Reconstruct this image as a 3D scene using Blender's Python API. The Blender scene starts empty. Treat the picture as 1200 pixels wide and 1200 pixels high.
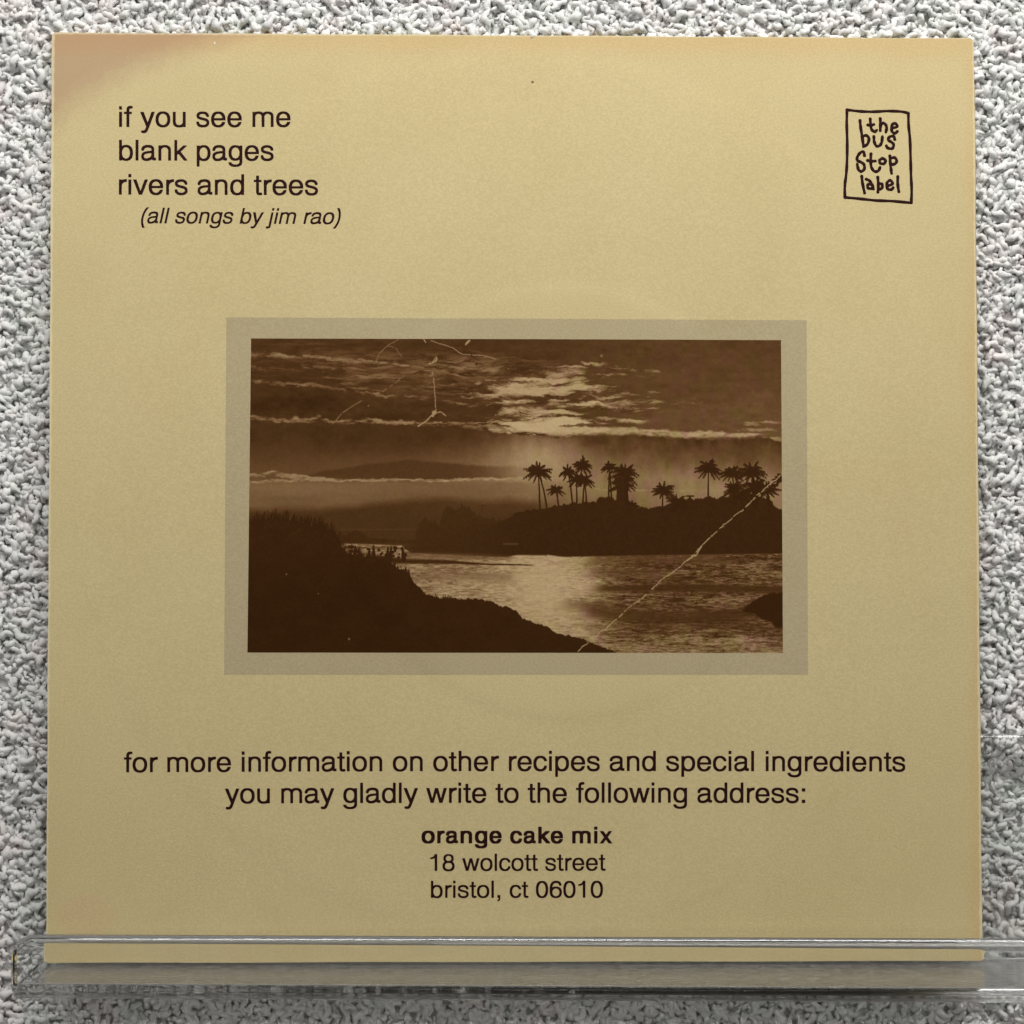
import bpy, math, random
import numpy as np
from mathutils import Vector

# ------------------------------------------------------------------ scene, camera, light
SC = bpy.context.scene
COL = SC.collection
R = math.radians
rng = np.random.default_rng(11)
random.seed(11)
THETA = 0.045                                   # the sleeve leans back on the wall by this angle

cam = bpy.data.cameras.new('camera')
cam_o = bpy.data.objects.new('camera', cam)
COL.objects.link(cam_o)
SC.camera = cam_o
cam.sensor_width = 36.0
cam.lens = 36.0 * 2000 / 1200
cam.clip_start = 0.02
cam.clip_end = 20
cam_o.location = (-0.006433, -0.330829, 0.092386)
cam_o.rotation_euler = (1.555908, -0.000683, -0.017066)

world = bpy.data.worlds.new('World')
SC.world = world
world.use_nodes = True
bg = world.node_tree.nodes['Background']
bg.inputs[0].default_value = (1.0, 0.985, 0.955, 1)
bg.inputs[1].default_value = 0.185

def area(name, loc, target, sx, sy, power, color):
    L = bpy.data.lights.new(name, 'AREA')
    L.shape = 'RECTANGLE'; L.size = sx; L.size_y = sy; L.energy = power; L.color = color
    o = bpy.data.objects.new(name, L)
    o.location = loc
    o.rotation_euler = (Vector(target) - Vector(loc)).to_track_quat('-Z', 'Y').to_euler()
    COL.objects.link(o)
    return o
area('ceiling_lamp', (0.045, -0.225, 0.405), (0.0, 0.0, 0.14), 0.66, 0.05, 1.93, (1.0, 0.98, 0.945))
area('front_fill_light', (0.16, -0.62, 0.50), (0.0, 0.0, 0.13), 0.60, 0.09, 0.70, (1.0, 0.99, 0.965))  # fill lamp added in front to lift the shade below the ledge

SC.view_settings.view_transform = 'Standard'
SC.view_settings.look = 'None'
SC.view_settings.exposure = 0.0
SC.view_settings.gamma = 1.0
SC.cycles.max_bounces = 16
SC.cycles.transmission_bounces = 14
SC.cycles.glossy_bounces = 8
SC.cycles.diffuse_bounces = 5
SC.cycles.sample_clamp_indirect = 12.0
SC.cycles.blur_glossy = 0.0

# ------------------------------------------------------------------ helpers
def lin(c):
    c = np.asarray(c, float) / 255.0
    return np.where(c <= 0.04045, c / 12.92, ((c + 0.055) / 1.055) ** 2.4)

def link(o, parent=None):
    COL.objects.link(o)
    if parent is not None:
        o.parent = parent
    return o

def mesh_obj(name, verts, faces, mat, parent=None, smooth=False):
    me = bpy.data.meshes.new(name)
    me.from_pydata([tuple(v) for v in verts], [], [tuple(f) for f in faces])
    me.update()
    if smooth:
        me.polygons.foreach_set('use_smooth', [True] * len(me.polygons))
    if mat:
        me.materials.append(mat)
    return link(bpy.data.objects.new(name, me), parent)

def tag(o, label=None, cat=None, kind=None, group=None):
    if label: o['label'] = label
    if cat: o['category'] = cat
    if kind: o['kind'] = kind
    if group: o['group'] = group
    return o

class NT:
    """small wrapper for writing node trees"""
    def __init__(s, name):
        s.m = bpy.data.materials.new(name)
        s.m.use_nodes = True
        s.t = s.m.node_tree
        s.b = s.t.nodes['Principled BSDF']
    def n(s, kind, **kw):
        nd = s.t.nodes.new(kind)
        for k, v in kw.items():
            if isinstance(k, str) and hasattr(nd, k):
                setattr(nd, k, v)
        return nd
    def l(s, a, b):
        s.t.links.new(a, b)
    def val(s, sock, v):
        if hasattr(v, 'is_output') or isinstance(v, bpy.types.NodeSocket):
            s.l(v, sock)
        else:
            sock.default_value = v
    def math(s, op, a, b=0.0, c=None, clamp=False):
        nd = s.t.nodes.new('ShaderNodeMath'); nd.operation = op; nd.use_clamp = clamp
        s.val(nd.inputs[0], a); s.val(nd.inputs[1], b)
        if c is not None: s.val(nd.inputs[2], c)
        return nd.outputs[0]
    def noise(s, vec, scale, detail=3, rough=0.55):
        nd = s.t.nodes.new('ShaderNodeTexNoise')
        s.l(vec, nd.inputs['Vector'])
        nd.inputs['Scale'].default_value = scale
        nd.inputs['Detail'].default_value = detail
        nd.inputs['Roughness'].default_value = rough
        return nd.outputs['Fac']
    def ramp(s, v, a, b, lo=0.0, hi=1.0, smooth=True):
        nd = s.t.nodes.new('ShaderNodeMapRange')
        nd.interpolation_type = 'SMOOTHSTEP' if smooth else 'LINEAR'
        s.val(nd.inputs[0], v)
        nd.inputs[1].default_value = a; nd.inputs[2].default_value = b
        nd.inputs[3].default_value = lo; nd.inputs[4].default_value = hi
        return nd.outputs[0]
    def mix(s, f, a, b, mode='MIX'):
        nd = s.t.nodes.new('ShaderNodeMix'); nd.data_type = 'RGBA'; nd.blend_type = mode
        s.val(nd.inputs[0], f)
        for sock, v in ((nd.inputs[6], a), (nd.inputs[7], b)):
            if isinstance(v, bpy.types.NodeSocket): s.l(v, sock)
            else: sock.default_value = (*v, 1) if len(v) == 3 else v
        return nd.outputs[2]
    def bump(s, h, strength, dist):
        nd = s.t.nodes.new('ShaderNodeBump')
        nd.inputs['Strength'].default_value = strength
        nd.inputs['Distance'].default_value = dist
        s.l(h, nd.inputs['Height'])
        s.l(nd.outputs[0], s.b.inputs['Normal'])
        return nd

# calibration: picture measurements (px of the 1200 px photograph) -> metres on the sleeve's own face
HM = np.array([[0.00016811302797572277, -2.5147345611192403e-08, -0.10157125237684417], [-6.783392573303041e-07, -0.0001668359789638037, 0.1883411735315913], [-8.57796854449405e-06, 1.5117164887753185e-05, 1.0]])
def S(x, y):
    q = HM @ np.array([x, y, 1.0])
    return q[0] / q[2], q[1] / q[2]
def SA(P):
    P = np.asarray(P, float)
    q = np.c_[P, np.ones(len(P))] @ HM.T
    return q[:, :2] / q[:, 2:3]
MM = 0.001
PX = 0.182 / 1090                               # one photograph pixel on the sleeve

# ------------------------------------------------------------------ materials
FLECKX, FLECKZ = S(624, 96.5)
PAPER = (0.632, 0.525, 0.282)

def paper_mat(name, base, ageing=True, grain=1.0):
    k = NT(name)
    tc = k.n('ShaderNodeTexCoord').outputs['Object']
    big = k.noise(tc, 28, 4, 0.6)
    col = k.mix(k.ramp(big, 0.35, 0.7), base, tuple(c * f for c, f in zip(base, (0.965, 0.955, 0.93))))
    # fibre flecks and mottling of uncoated stock
    mp = k.n('ShaderNodeMapping'); k.l(tc, mp.inputs[0]); mp.inputs['Scale'].default_value = (1.0, 1.0, 1.35)
    fib = k.noise(mp.outputs[0], 2100, 4, 0.7)
    col = k.mix(k.ramp(fib, 0.36, 0.68), k.mix(1.0, col, (0.90, 0.895, 0.87), 'MULTIPLY'), k.mix(1.0, col, (1.03, 1.03, 1.035), 'MULTIPLY'))
    fine = k.noise(tc, 2600, 2, 0.6)
    col = k.mix(k.ramp(fine, 0.60, 0.78), col, k.mix(1.0, col, (0.90, 0.89, 0.86), 'MULTIPLY'))
    hot = k.noise(tc, 90, 3, 0.5)
    col = k.mix(k.ramp(hot, 0.45, 0.75, 0, 0.45), col, k.mix(1.0, col, (1.0, 0.965, 0.97), 'MULTIPLY'))
    if ageing:
        sep = k.n('ShaderNodeSeparateXYZ'); k.l(tc, sep.inputs[0])
        x, z = sep.outputs[0], sep.outputs[2]
        wob = k.math('MULTIPLY', k.math('SUBTRACT', k.noise(tc, 60, 3), 0.5), 0.006)
        # toned corner, top left
        dx = k.math('MAXIMUM', k.math('ADD', x, 0.0905), 0.0)
        dz = k.math('MAXIMUM', k.math('SUBTRACT', 0.1818, z), 0.0)
        q = k.math('ADD', k.math('POWER', k.math('DIVIDE', dx, 0.040), 0.8), k.math('POWER', k.math('DIVIDE', dz, 0.0185), 0.8))
        q = k.math('ADD', q, k.math('MULTIPLY', wob, 26.0))
        q = k.math('ADD', q, k.math('MULTIPLY', k.math('SUBTRACT', k.noise(tc, 420, 4, .7), 0.5), 0.30))
        m = k.ramp(q, 0.70, 1.20, 0.80, 0.0)
        col = k.mix(m, col, tuple(c * f for c, f in zip(PAPER, (0.70, 0.56, 0.63))))
        # warm toning along the top and right edge
        e1 = k.ramp(k.math('ADD', dz, k.math('MULTIPLY', wob, 0.8)), 0.0008, 0.0062, 0.50, 0.0)
        e2 = k.ramp(k.math('ADD', k.math('SUBTRACT', 0.0912, x), wob), 0.0003, 0.0032, 0.40, 0.0)
        e = k.math('MAXIMUM', e1, e2)
        col = k.mix(e, col, k.mix(1.0, col, (1.02, 0.84, 0.74), 'MULTIPLY'))
        # the cut edge of the card is rubbed pale
        ed = k.math('MINIMUM', k.math('MINIMUM', k.math('ADD', x, 0.0911), k.math('SUBTRACT', 0.0911, x)), k.math('SUBTRACT', 0.1819, z))
        ed = k.math('ADD', ed, k.math('MULTIPLY', k.math('SUBTRACT', k.noise(tc, 700, 3), 0.5), 0.0007))
        col = k.mix(k.ramp(ed, 0.0001, 0.00045, 0.55, 0.0), col, (0.80, 0.72, 0.48))
        # a faint reddish bloom in the lower left corner
        ax = k.math('DIVIDE', k.math('ADD', x, 0.0835), 0.0052); az = k.math('DIVIDE', k.math('SUBTRACT', z, 0.0092), 0.0034)
        rr = k.math('ADD', k.math('MULTIPLY', ax, ax), k.math('MULTIPLY', az, az))
        m = k.ramp(k.math('ADD', rr, k.math('MULTIPLY', wob, 60.0)), 0.3, 2.0, 0.42, 0.0)
        col = k.mix(m, col, k.mix(1.0, col, (1.03, 0.88, 0.93), 'MULTIPLY'))
        # one dark fleck near the top
        fx = k.math('SUBTRACT', x, FLECKX); fz = k.math('SUBTRACT', z, FLECKZ)
        fl = k.ramp(k.math('SQRT', k.math('ADD', k.math('MULTIPLY', fx, fx), k.math('MULTIPLY', fz, fz))), 0.00018, 0.00034, 0.9, 0.0)
        col = k.mix(fl, col, (0.10, 0.07, 0.05))
        # a few specks
        vo = k.n('ShaderNodeTexVoronoi'); k.l(tc, vo.inputs['Vector']); vo.inputs['Scale'].default_value = 42
        sp = k.ramp(vo.outputs['Distance'], 0.010, 0.017, 1.0, 0.0)
        col = k.mix(k.math('MULTIPLY', sp, k.ramp(k.noise(tc, 11, 1), 0.52, 0.56)), col, (0.16, 0.12, 0.07))
    k.l(col, k.b.inputs['Base Color'])
    k.b.inputs['Roughness'].default_value = 0.62
    k.b.inputs['Specular IOR Level'].default_value = 0.15
    h = k.math('ADD', k.math('MULTIPLY', fib, 0.7), k.math('MULTIPLY', fine, 0.4))
    k.bump(h, 0.65 * grain, 0.00007)
    return k.m

M_PAPER = paper_mat('aged_cream_card', PAPER)
M_BORDER = paper_mat('printed_grey_border', (0.472, 0.393, 0.238), ageing=False)
M_INSIDE = paper_mat('inner_card', (0.60, 0.50, 0.30), ageing=False)

def ink_mat():
    k = NT('dark_maroon_ink')
    tc = k.n('ShaderNodeTexCoord').outputs['Object']
    f = k.noise(tc, 1800, 3, 0.6)
    k.l(k.mix(k.ramp(f, 0.4, 0.8), (0.019, 0.0045, 0.0045), (0.042, 0.012, 0.011)), k.b.inputs['Base Color'])
    k.b.inputs['Roughness'].default_value = 0.6
    k.b.inputs['Specular IOR Level'].default_value = 0.06
    return k.m
M_INK = ink_mat()

def acrylic_mat():
    k = NT('clear_acrylic')
    k.b.inputs['Base Color'].default_value = (0.985, 0.99, 0.985, 1)
    k.b.inputs['Transmission Weight'].default_value = 1.0
    k.b.inputs['IOR'].default_value = 1.49
    k.b.inputs['Roughness'].default_value = 0.03
    return k.m
M_ACR = acrylic_mat()
def clear_face(name, hazed):
    k = NT(name); N = k.t.nodes
    geo = k.n('ShaderNodeNewGeometry')
    ior = k.ramp(geo.outputs['Backfacing'], 0.0, 1.0, 1.49, 1 / 1.49, smooth=False)   # same reflectance from either side
    fr = k.n('ShaderNodeFresnel'); k.l(ior, fr.inputs['IOR'])
    tr = k.n('ShaderNodeBsdfTransparent'); tr.inputs[0].default_value = (0.985, 0.99, 0.985, 1)
    gl = k.n('ShaderNodeBsdfGlossy'); gl.inputs['Roughness'].default_value = 0.02
    mx = k.n('ShaderNodeMixShader'); k.l(fr.outputs[0], mx.inputs[0]); k.l(tr.outputs[0], mx.inputs[1]); k.l(gl.outputs[0], mx.inputs[2])
    out = mx.outputs[0]
    if hazed:
        k.b.inputs['Base Color'].default_value = (0.985, 0.99, 0.985, 1)
        k.b.inputs['Transmission Weight'].default_value = 1.0; k.b.inputs['IOR'].default_value = 1.49; k.b.inputs['Roughness'].default_value = 0.03
        out = k.b.outputs[0]
    tc = k.n('ShaderNodeTexCoord').outputs['Object']
    if hazed:
        mp = k.n('ShaderNodeMapping'); k.l(tc, mp.inputs[0]); mp.inputs['Scale'].default_value = (0.35, 1.0, 1.0)
        sc = k.noise(mp.outputs[0], 1100, 4, 0.7)
        df = k.n('ShaderNodeBsdfDiffuse'); df.inputs[0].default_value = (0.46, 0.43, 0.425, 1)  # grey haze painted over the floor to mute the sleeve's tan reflection
        m2 = k.n('ShaderNodeMixShader'); k.l(k.ramp(sc, 0.38, 0.68, 0.02, 0.30), m2.inputs[0]); k.l(out, m2.inputs[1]); k.l(df.outputs[0], m2.inputs[2])
        out = m2.outputs[0]
        bp = k.n('ShaderNodeBump'); bp.inputs['Strength'].default_value = 0.3; bp.inputs['Distance'].default_value = 0.0002
        k.l(sc, bp.inputs['Height']); k.l(bp.outputs[0], k.b.inputs['Normal'])
    k.l(out, N['Material Output'].inputs[0])
    return k.m
M_CLEAR = clear_face('clear_acrylic_face', False)
M_FLOOR = clear_face('hazed_acrylic_face', True)

def yarn_mat(name, dark=1.0):
    k = NT(name)
    geo = k.n('ShaderNodeNewGeometry').outputs['Position']
    oi = k.n('ShaderNodeObjectInfo').outputs['Random']
    a = k.mix(oi, tuple(dark * c for c in (0.73, 0.73, 0.72)), tuple(dark * c for c in (0.85, 0.845, 0.83)))
    # undyed wool is faintly pink in places and faintly green in others
    t = k.noise(geo, 120, 2, 0.5)
    a = k.mix(k.ramp(t, 0.50, 0.66, 0, 0.55), a, k.mix(1.0, a, (1.0, 0.92, 0.92), 'MULTIPLY'))
    a = k.mix(k.ramp(t, 0.36, 0.48, 0.5, 0.0), a, k.mix(1.0, a, (0.93, 0.985, 0.945), 'MULTIPLY'))
    k.l(a, k.b.inputs['Base Color'])
    k.b.inputs['Roughness'].default_value = 0.75
    k.b.inputs['Specular IOR Level'].default_value = 0.1
    k.bump(k.noise(geo, 1700, 4, 0.7), 0.5, 0.0003)
    return k.m
M_YARN = yarn_mat('boucle_yarn')
M_CLOTH = yarn_mat('boucle_ground_weave', 0.8)

# ------------------------------------------------------------------ the wall: looped fabric
WALL_Y = 0.0112                                 # ground weave; the loops stand about 1 mm proud of it
def wall():
    nx, nz = 120, 110
    xs = np.linspace(-0.42, 0.42, nx); zs = np.linspace(-0.26, 0.46, nz)
    V = []; F = []
    for j in range(nz):
        for i in range(nx):
            V.append((xs[i], 0.0002 * math.sin(xs[i] * 900 + zs[j] * 130) * math.cos(zs[j] * 700), zs[j]))
    for j in range(nz - 1):
        for i in range(nx - 1):
            a = j * nx + i
            F.append((a, a + nx, a + nx + 1, a + 1))
    # a board behind, so that the wall has a body
    b = len(V); x0, x1, z0, z1 = -0.42, 0.42, -0.26, 0.46
    V += [(x0, .001, z0), (x1, .001, z0), (x1, .001, z1), (x0, .001, z1), (x0, .02, z0), (x1, .02, z0), (x1, .02, z1), (x0, .02, z1)]
    F += [(b+4, b+5, b+6, b+7), (b, b+4, b+7, b+3), (b+1, b+2, b+6, b+5), (b, b+1, b+5, b+4), (b+3, b+7, b+6, b+2)]
    w = mesh_obj('wall', V, F, M_CLOTH, smooth=False)
    w.location = (0, WALL_Y, 0)
    tag(w, kind='structure')
    return w
WALL = wall()

def tuft_meshes():
    """a dozen short, lumpy, crumpled lengths of yarn"""
    col = bpy.data.collections.new('yarn_tuft_shapes')
    r = np.random.default_rng(5)
    for k in range(14):
        n, sides = 9, 8
        L = r.uniform(1.6, 3.1)
        t = np.linspace(0, 1, n)
        c1, c2 = r.uniform(-0.75, 0.75, 2)
        P = np.c_[(t - .5) * L, c1 * np.sin(t * math.pi) * .8 + 0.22 * np.sin(t * 9 + k), np.zeros(n)]
        P[:, 2] = 0.55 * np.sin(t * math.pi) * r.uniform(.3, 1.1) + 0.24 * np.sin(t * r.uniform(7, 15) + k)
        rad = (0.42 + r.uniform(-.05, .09)) * (1 - 0.6 * np.abs(2 * t - 1) ** 3) * (1 + 0.22 * np.sin(t * r.uniform(9, 17) + k * 2.1))
        V, F = [], []
        for i in range(n):
            d = P[min(i + 1, n - 1)] - P[max(i - 1, 0)]; d /= np.linalg.norm(d)
            u = np.cross(d, (0, 0, 1)); u /= np.linalg.norm(u); v = np.cross(u, d)
            for s in range(sides):
                a = 2 * math.pi * s / sides + i * .35
                rr = rad[i] * (1 + r.uniform(-.27, .27))
                V.append((P[i] + rr * (math.cos(a) * u + math.sin(a) * v * .9)) * MM)
        for i in range(n - 1):
            for s in range(sides):
                a = i * sides + s; b = i * sides + (s + 1) % sides
                F.append((a, b, b + sides, a + sides))
        F.append(tuple(range(sides))[::-1]); F.append(tuple(range((n - 1) * sides, n * sides)))
        me = bpy.data.meshes.new('yarn_tuft'); me.from_pydata([tuple(v) for v in V], [], F)
        me.polygons.foreach_set('use_smooth', [True] * len(me.polygons))
        me.materials.append(M_YARN)
        col.objects.link(bpy.data.objects.new('yarn_tuft', me))
    return col

def yarn():
    col = tuft_meshes()
    x0, x1, z0, z1, st = -0.20, 0.20, -0.08, 0.26, 0.00116
    gx, gz = np.meshgrid(np.arange(x0, x1, st), np.arange(z0, z1, st))
    n = gx.size
    px = gx.ravel() + rng.uniform(-.5, .5, n) * st * 1.2
    pz = gz.ravel() + rng.uniform(-.5, .5, n) * st * 1.2
    py = rng.uniform(-0.0010, 0.0002, n)
    # clumps: loops bunch up in knots of about 3 mm
    cl = np.sin(px * 1700 + 3 * np.sin(pz * 620)) * np.sin(pz * 1500 + 3 * np.sin(px * 540))
    py -= 0.00036 * cl + 0.00030 * np.cos(px * 2 * math.pi / 0.0027 + 0.6 * np.sin(pz * 300))
    me = bpy.data.meshes.new('yarn_loops')
    me.vertices.add(n)
    me.vertices.foreach_set('co', np.c_[px, py, pz].ravel())
    A = me.attributes.new('turn', 'FLOAT_VECTOR', 'POINT')
    rot = np.c_[R(90) + rng.normal(0, .42, n), rng.uniform(-math.pi, math.pi, n), rng.normal(0, .42, n)]
    A.data.foreach_set('vector', rot.ravel())
    B = me.attributes.new('size', 'FLOAT', 'POINT'); B.data.foreach_set('value', rng.uniform(.85, 1.7, n))
    o = link(bpy.data.objects.new('yarn_loops', me), WALL)
    tag(o, kind='stuff')
    g = bpy.data.node_groups.new('scatter_loops', 'GeometryNodeTree')
    g.interface.new_socket('Geometry', in_out='INPUT', socket_type='NodeSocketGeometry')
    g.interface.new_socket('Geometry', in_out='OUTPUT', socket_type='NodeSocketGeometry')
    N = g.nodes; Lk = g.links
    gi = N.new('NodeGroupInput'); go = N.new('NodeGroupOutput')
    m2p = N.new('GeometryNodeMeshToPoints')
    ci = N.new('GeometryNodeCollectionInfo'); ci.inputs['Collection'].default_value = col
    ci.inputs['Separate Children'].default_value = True; ci.inputs['Reset Children'].default_value = True
    iop = N.new('GeometryNodeInstanceOnPoints'); iop.inputs['Pick Instance'].default_value = True
    ar = N.new('GeometryNodeInputNamedAttribute'); ar.data_type = 'FLOAT_VECTOR'; ar.inputs['Name'].default_value = 'turn'
    asz = N.new('GeometryNodeInputNamedAttribute'); asz.data_type = 'FLOAT'; asz.inputs['Name'].default_value = 'size'
    Lk.new(gi.outputs[0], m2p.inputs['Mesh']); Lk.new(m2p.outputs[0], iop.inputs['Points'])
    Lk.new(ci.outputs[0], iop.inputs['Instance'])
    Lk.new(ar.outputs['Attribute'], iop.inputs['Rotation']); Lk.new(asz.outputs['Attribute'], iop.inputs['Scale'])
    Lk.new(iop.outputs[0], go.inputs[0])
    md = o.modifiers.new('scatter', 'NODES'); md.node_group = g
yarn()

# ------------------------------------------------------------------ clear acrylic ledge
def ledge():
    root = bpy.data.objects.new('acrylic_ledge', None)
    link(root)
    root.location = (0, -0.0012, -0.0004)
    root.rotation_euler = (0, R(0.15), R(-1.2))
    tag(root, 'clear bent acrylic ledge holding the cream record sleeve against the pale fabric wall', 'display ledge')
    T = 2.6                                      # sheet thickness, mm
    def arc(cx, cz, r, a0, a1, n=8):
        return [(cx + r * math.cos(R(a0 + (a1 - a0) * i / n)), cz + r * math.sin(R(a0 + (a1 - a0) * i / n))) for i in range(n + 1)]
    yb, yf, zt, zl = 10.0, -17.0, 44.0, 9.7    # back face, front face, top of back plate, top of lip
    ro, ri = 3.2, 0.35
    bot = -T
    TLIP = 4.0                                   # the flame-polished lip is thicker than the sheet
    e, g = 1.0, 0.7                              # polished bevels along the front of both top edges
    outer = arc(yb - g, zt - g, g, 90, 0, 5) + arc(yb - ro, bot + ro, ro, 0, -90) + arc(yf + ro, bot + ro, ro, -90, -180) + arc(yf + 3.197, zl - 2.52, 3.5, 156, 134, 6)
    inner = arc(yf + TLIP - 2.9, zl - 2.9, 2.9, 84, 0, 9) + arc(yf + TLIP + ri, ri, ri, 180, 270) + arc(yb - T - ri, ri, ri, -90, 0) + arc(yb - T + 1.827, zt - 1.463, 2.0, 156, 134, 5)
    prof = outer + inner
    xs = [-93.0, -92.6, -92.1, -91.4, -90.6, -89.8, 131.6, 132.0]
    ins = [0.35, 0.0, 0.0, 0.0, 0.0, 0.0, 0.0, 0.35]
    drop = [2.4, 1.9, 1.3, 0.7, 0.2, 0.0, 0.0, 0.0]   # the lip's upper left corner is rounded off
    n = len(prof); P = np.array(prof)
    d = np.roll(P, -1, 0) - np.roll(P, 1, 0); nrm = np.c_[d[:, 1], -d[:, 0]]; nrm /= np.linalg.norm(nrm, axis=1)[:, None]
    ar = 0.5 * np.sum(P[:, 0] * np.roll(P[:, 1], -1) - np.roll(P[:, 0], -1) * P[:, 1])
    if ar < 0: nrm = -nrm
    top = (P[:, 0] < yf + TLIP + .01) & (P[:, 1] > zl - 2)
    V, F = [], []
    for x, i, dr in zip(xs, ins, drop):
        Q = P - nrm * i
        Q[top, 1] -= dr
        V += [(x * MM, q[0] * MM, q[1] * MM) for q in Q]
    for k in range(len(xs) - 1):
        for i in range(n):
            j = (i + 1) % n
            F.append((k * n + i, k * n + j, (k + 1) * n + j, (k + 1) * n + i))
    F.append(tuple(range(n))[::-1]); F.append(tuple(range((len(xs) - 1) * n, len(xs) * n)))
    o = mesh_obj('bent_sheet', V, F, M_ACR, root)
    o.data.materials.append(M_CLEAR); o.data.materials.append(M_FLOOR)
    import bmesh
    bm = bmesh.new(); bm.from_mesh(o.data); bmesh.ops.recalc_face_normals(bm, faces=bm.faces)
    for f in bm.faces:
        f.smooth = len(f.verts) == 4 and f.calc_area() / MM ** 2 < 350
        c = f.calc_center_median() / MM
        ys = [v.co.y / MM for v in f.verts]; zs = [v.co.z / MM for v in f.verts]
        if f.calc_area() / MM ** 2 > 400 and len(f.verts) == 4:
            if max(zs) - min(zs) < .01: f.material_index = 2 if abs(c.z) < .1 else 0
            elif max(ys) - min(ys) < .01 and c.y > 0: f.material_index = 1
    for e in bm.edges: e.smooth = e.calc_face_angle(0) < R(18)
    bm.to_mesh(o.data); bm.free()
ledge()

# ------------------------------------------------------------------ the record sleeve
SLEEVE = bpy.data.objects.new('record_sleeve', None)
link(SLEEVE)
SLEEVE.rotation_euler = (-THETA, 0, 0)
tag(SLEEVE, 'square cream record sleeve with printed song list, sepia palm photo and address', 'record sleeve')
CORN = SA([(61, 38), (1141, 45), (1151, 1123.5), (54, 1126)])     # TL TR BR BL on the sleeve's face

def relief(u, v):
    """how far the card bulges towards the viewer (metres): the record inside shows as faint rings"""
    u = np.asarray(u, float); v = np.asarray(v, float)
    r = np.hypot(u - 0.0005, v - 0.0915); r2 = np.hypot(u - 0.0095, v - 0.0895)
    s = lambda x: 1 / (1 + np.exp(-x))
    h = 0.00009 * s((0.0868 - r) / 0.0008)
    h += 0.00013 * s((0.0425 - r2) / 0.0006)
    h += 0.00030 * np.exp(-((v - 0.0895) / 0.075) ** 2) * np.exp(-(u / 0.08) ** 2)
    h += 0.00003 * np.sin(u * 95 + 1.3) * np.sin(v * 70)
    h += 0.00006 * np.exp(-((v - 0.0062) / 0.0012) ** 2)       # soft crease along the foot
    return h

def card(name, mat, y_out, thick, relief_on, corn=CORN, n=300):
    TL, TR, BR, BL = corn
    ts = np.linspace(0, 1, n)
    s, t = np.meshgrid(ts, ts)
    P = ((1 - s) * (1 - t))[..., None] * BL + (s * (1 - t))[..., None] * BR + (s * t)[..., None] * TR + ((1 - s) * t)[..., None] * TL
    # hand-cut edge: a wander of a few hundredths of a millimetre
    e = 0.00004
    P[:, 0, 0] += e * np.sin(ts * 37); P[:, -1, 0] += e * np.sin(ts * 29 + 1); P[-1, :, 1] += e * np.sin(ts * 31 + 2); P[0, :, 1] += e * np.sin(ts * 23)
    for (j, i, sx, sy) in ((0, 0, 1, 1), (0, n - 1, -1, 1), (n - 1, 0, 1, -1), (n - 1, n - 1, -1, -1)):
        P[j, i] += np.array([sx, sy]) * 0.00028
    u, v = P[..., 0].ravel(), P[..., 1].ravel()
    h = relief(u, v) if relief_on else np.zeros_like(u)
    front = np.c_[u, y_out - h, v]
    back = np.c_[u, y_out - h + thick, v]
    V = np.vstack([front, back]); N = n * n
    F = []
    for j in range(n - 1):
        for i in range(n - 1):
            a = j * n + i
            F.append((a, a + 1, a + n + 1, a + n))
            F.append((N + a, N + a + n, N + a + n + 1, N + a + 1))
    ring = [i for i in range(n)] + [j * n + n - 1 for j in range(1, n)] + [(n - 1) * n + i for i in range(n - 2, -1, -1)] + [j * n for j in range(n - 2, 0, -1)]
    for a, b in zip(ring, ring[1:] + ring[:1]):
        F.append((b, a, N + a, N + b))
    o = mesh_obj(name, V, F, mat, SLEEVE, smooth=True)
    me = o.data
    sm = [True] * len(me.polygons)
    for q in range(len(sm) - len(ring), len(sm)): sm[q] = False
    me.polygons.foreach_set('use_smooth', sm)
    me.set_sharp_from_angle(angle=R(40))
    return o
card('front_panel', M_PAPER, 0.0, 0.00034, True)
cb = CORN.copy(); cb[:, 0] += [0.0001, 0.00062, 0.00050, 0.0001]; cb[:2, 1] -= 0.0002
card('back_panel', M_INSIDE, 0.00150, 0.00034, False, cb, 40)

def box(name, x0, x1, y0, y1, z0, z1, mat, parent):
    V = [(x, y, z) for z in (z0, z1) for y in (y0, y1) for x in (x0, x1)]
    F = [(0, 2, 3, 1), (4, 5, 7, 6), (0, 1, 5, 4), (2, 6, 7, 3), (0, 4, 6, 2), (1, 3, 7, 5)]
    return mesh_obj(name, V, F, mat, parent)
def strip(name, A, B, y0, y1, w, inward):
    """a folded side of the sleeve between the two panels, along A-B"""
    A = np.array(A); B = np.array(B); q = np.array(inward) * w
    V = [(p[0], y, p[1]) for p in (A, B, B + q, A + q) for y in (y0, y1)]
    F = [(0, 1, 3, 2), (2, 3, 5, 4), (4, 5, 7, 6), (6, 7, 1, 0), (0, 2, 4, 6), (1, 7, 5, 3)]
    return mesh_obj(name, V, F, M_INSIDE, SLEEVE)
TL, TR, BR, BL = CORN
strip('spine', BL + (.00006, .0004), TL + (.00006, -.0004), 0.00036, 0.00149, 0.0003, (1, 0))
strip('folded_foot', BL + (.0004, .00006), BR + (-.0004, .00006), 0.00036, 0.00149, 0.0003, (0, 1))
strip('folded_head', TL + (.0004, -.0003), TR + (-.0004, -.0003), 0.00036, 0.00149, 0.0002, (0, -1))

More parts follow.
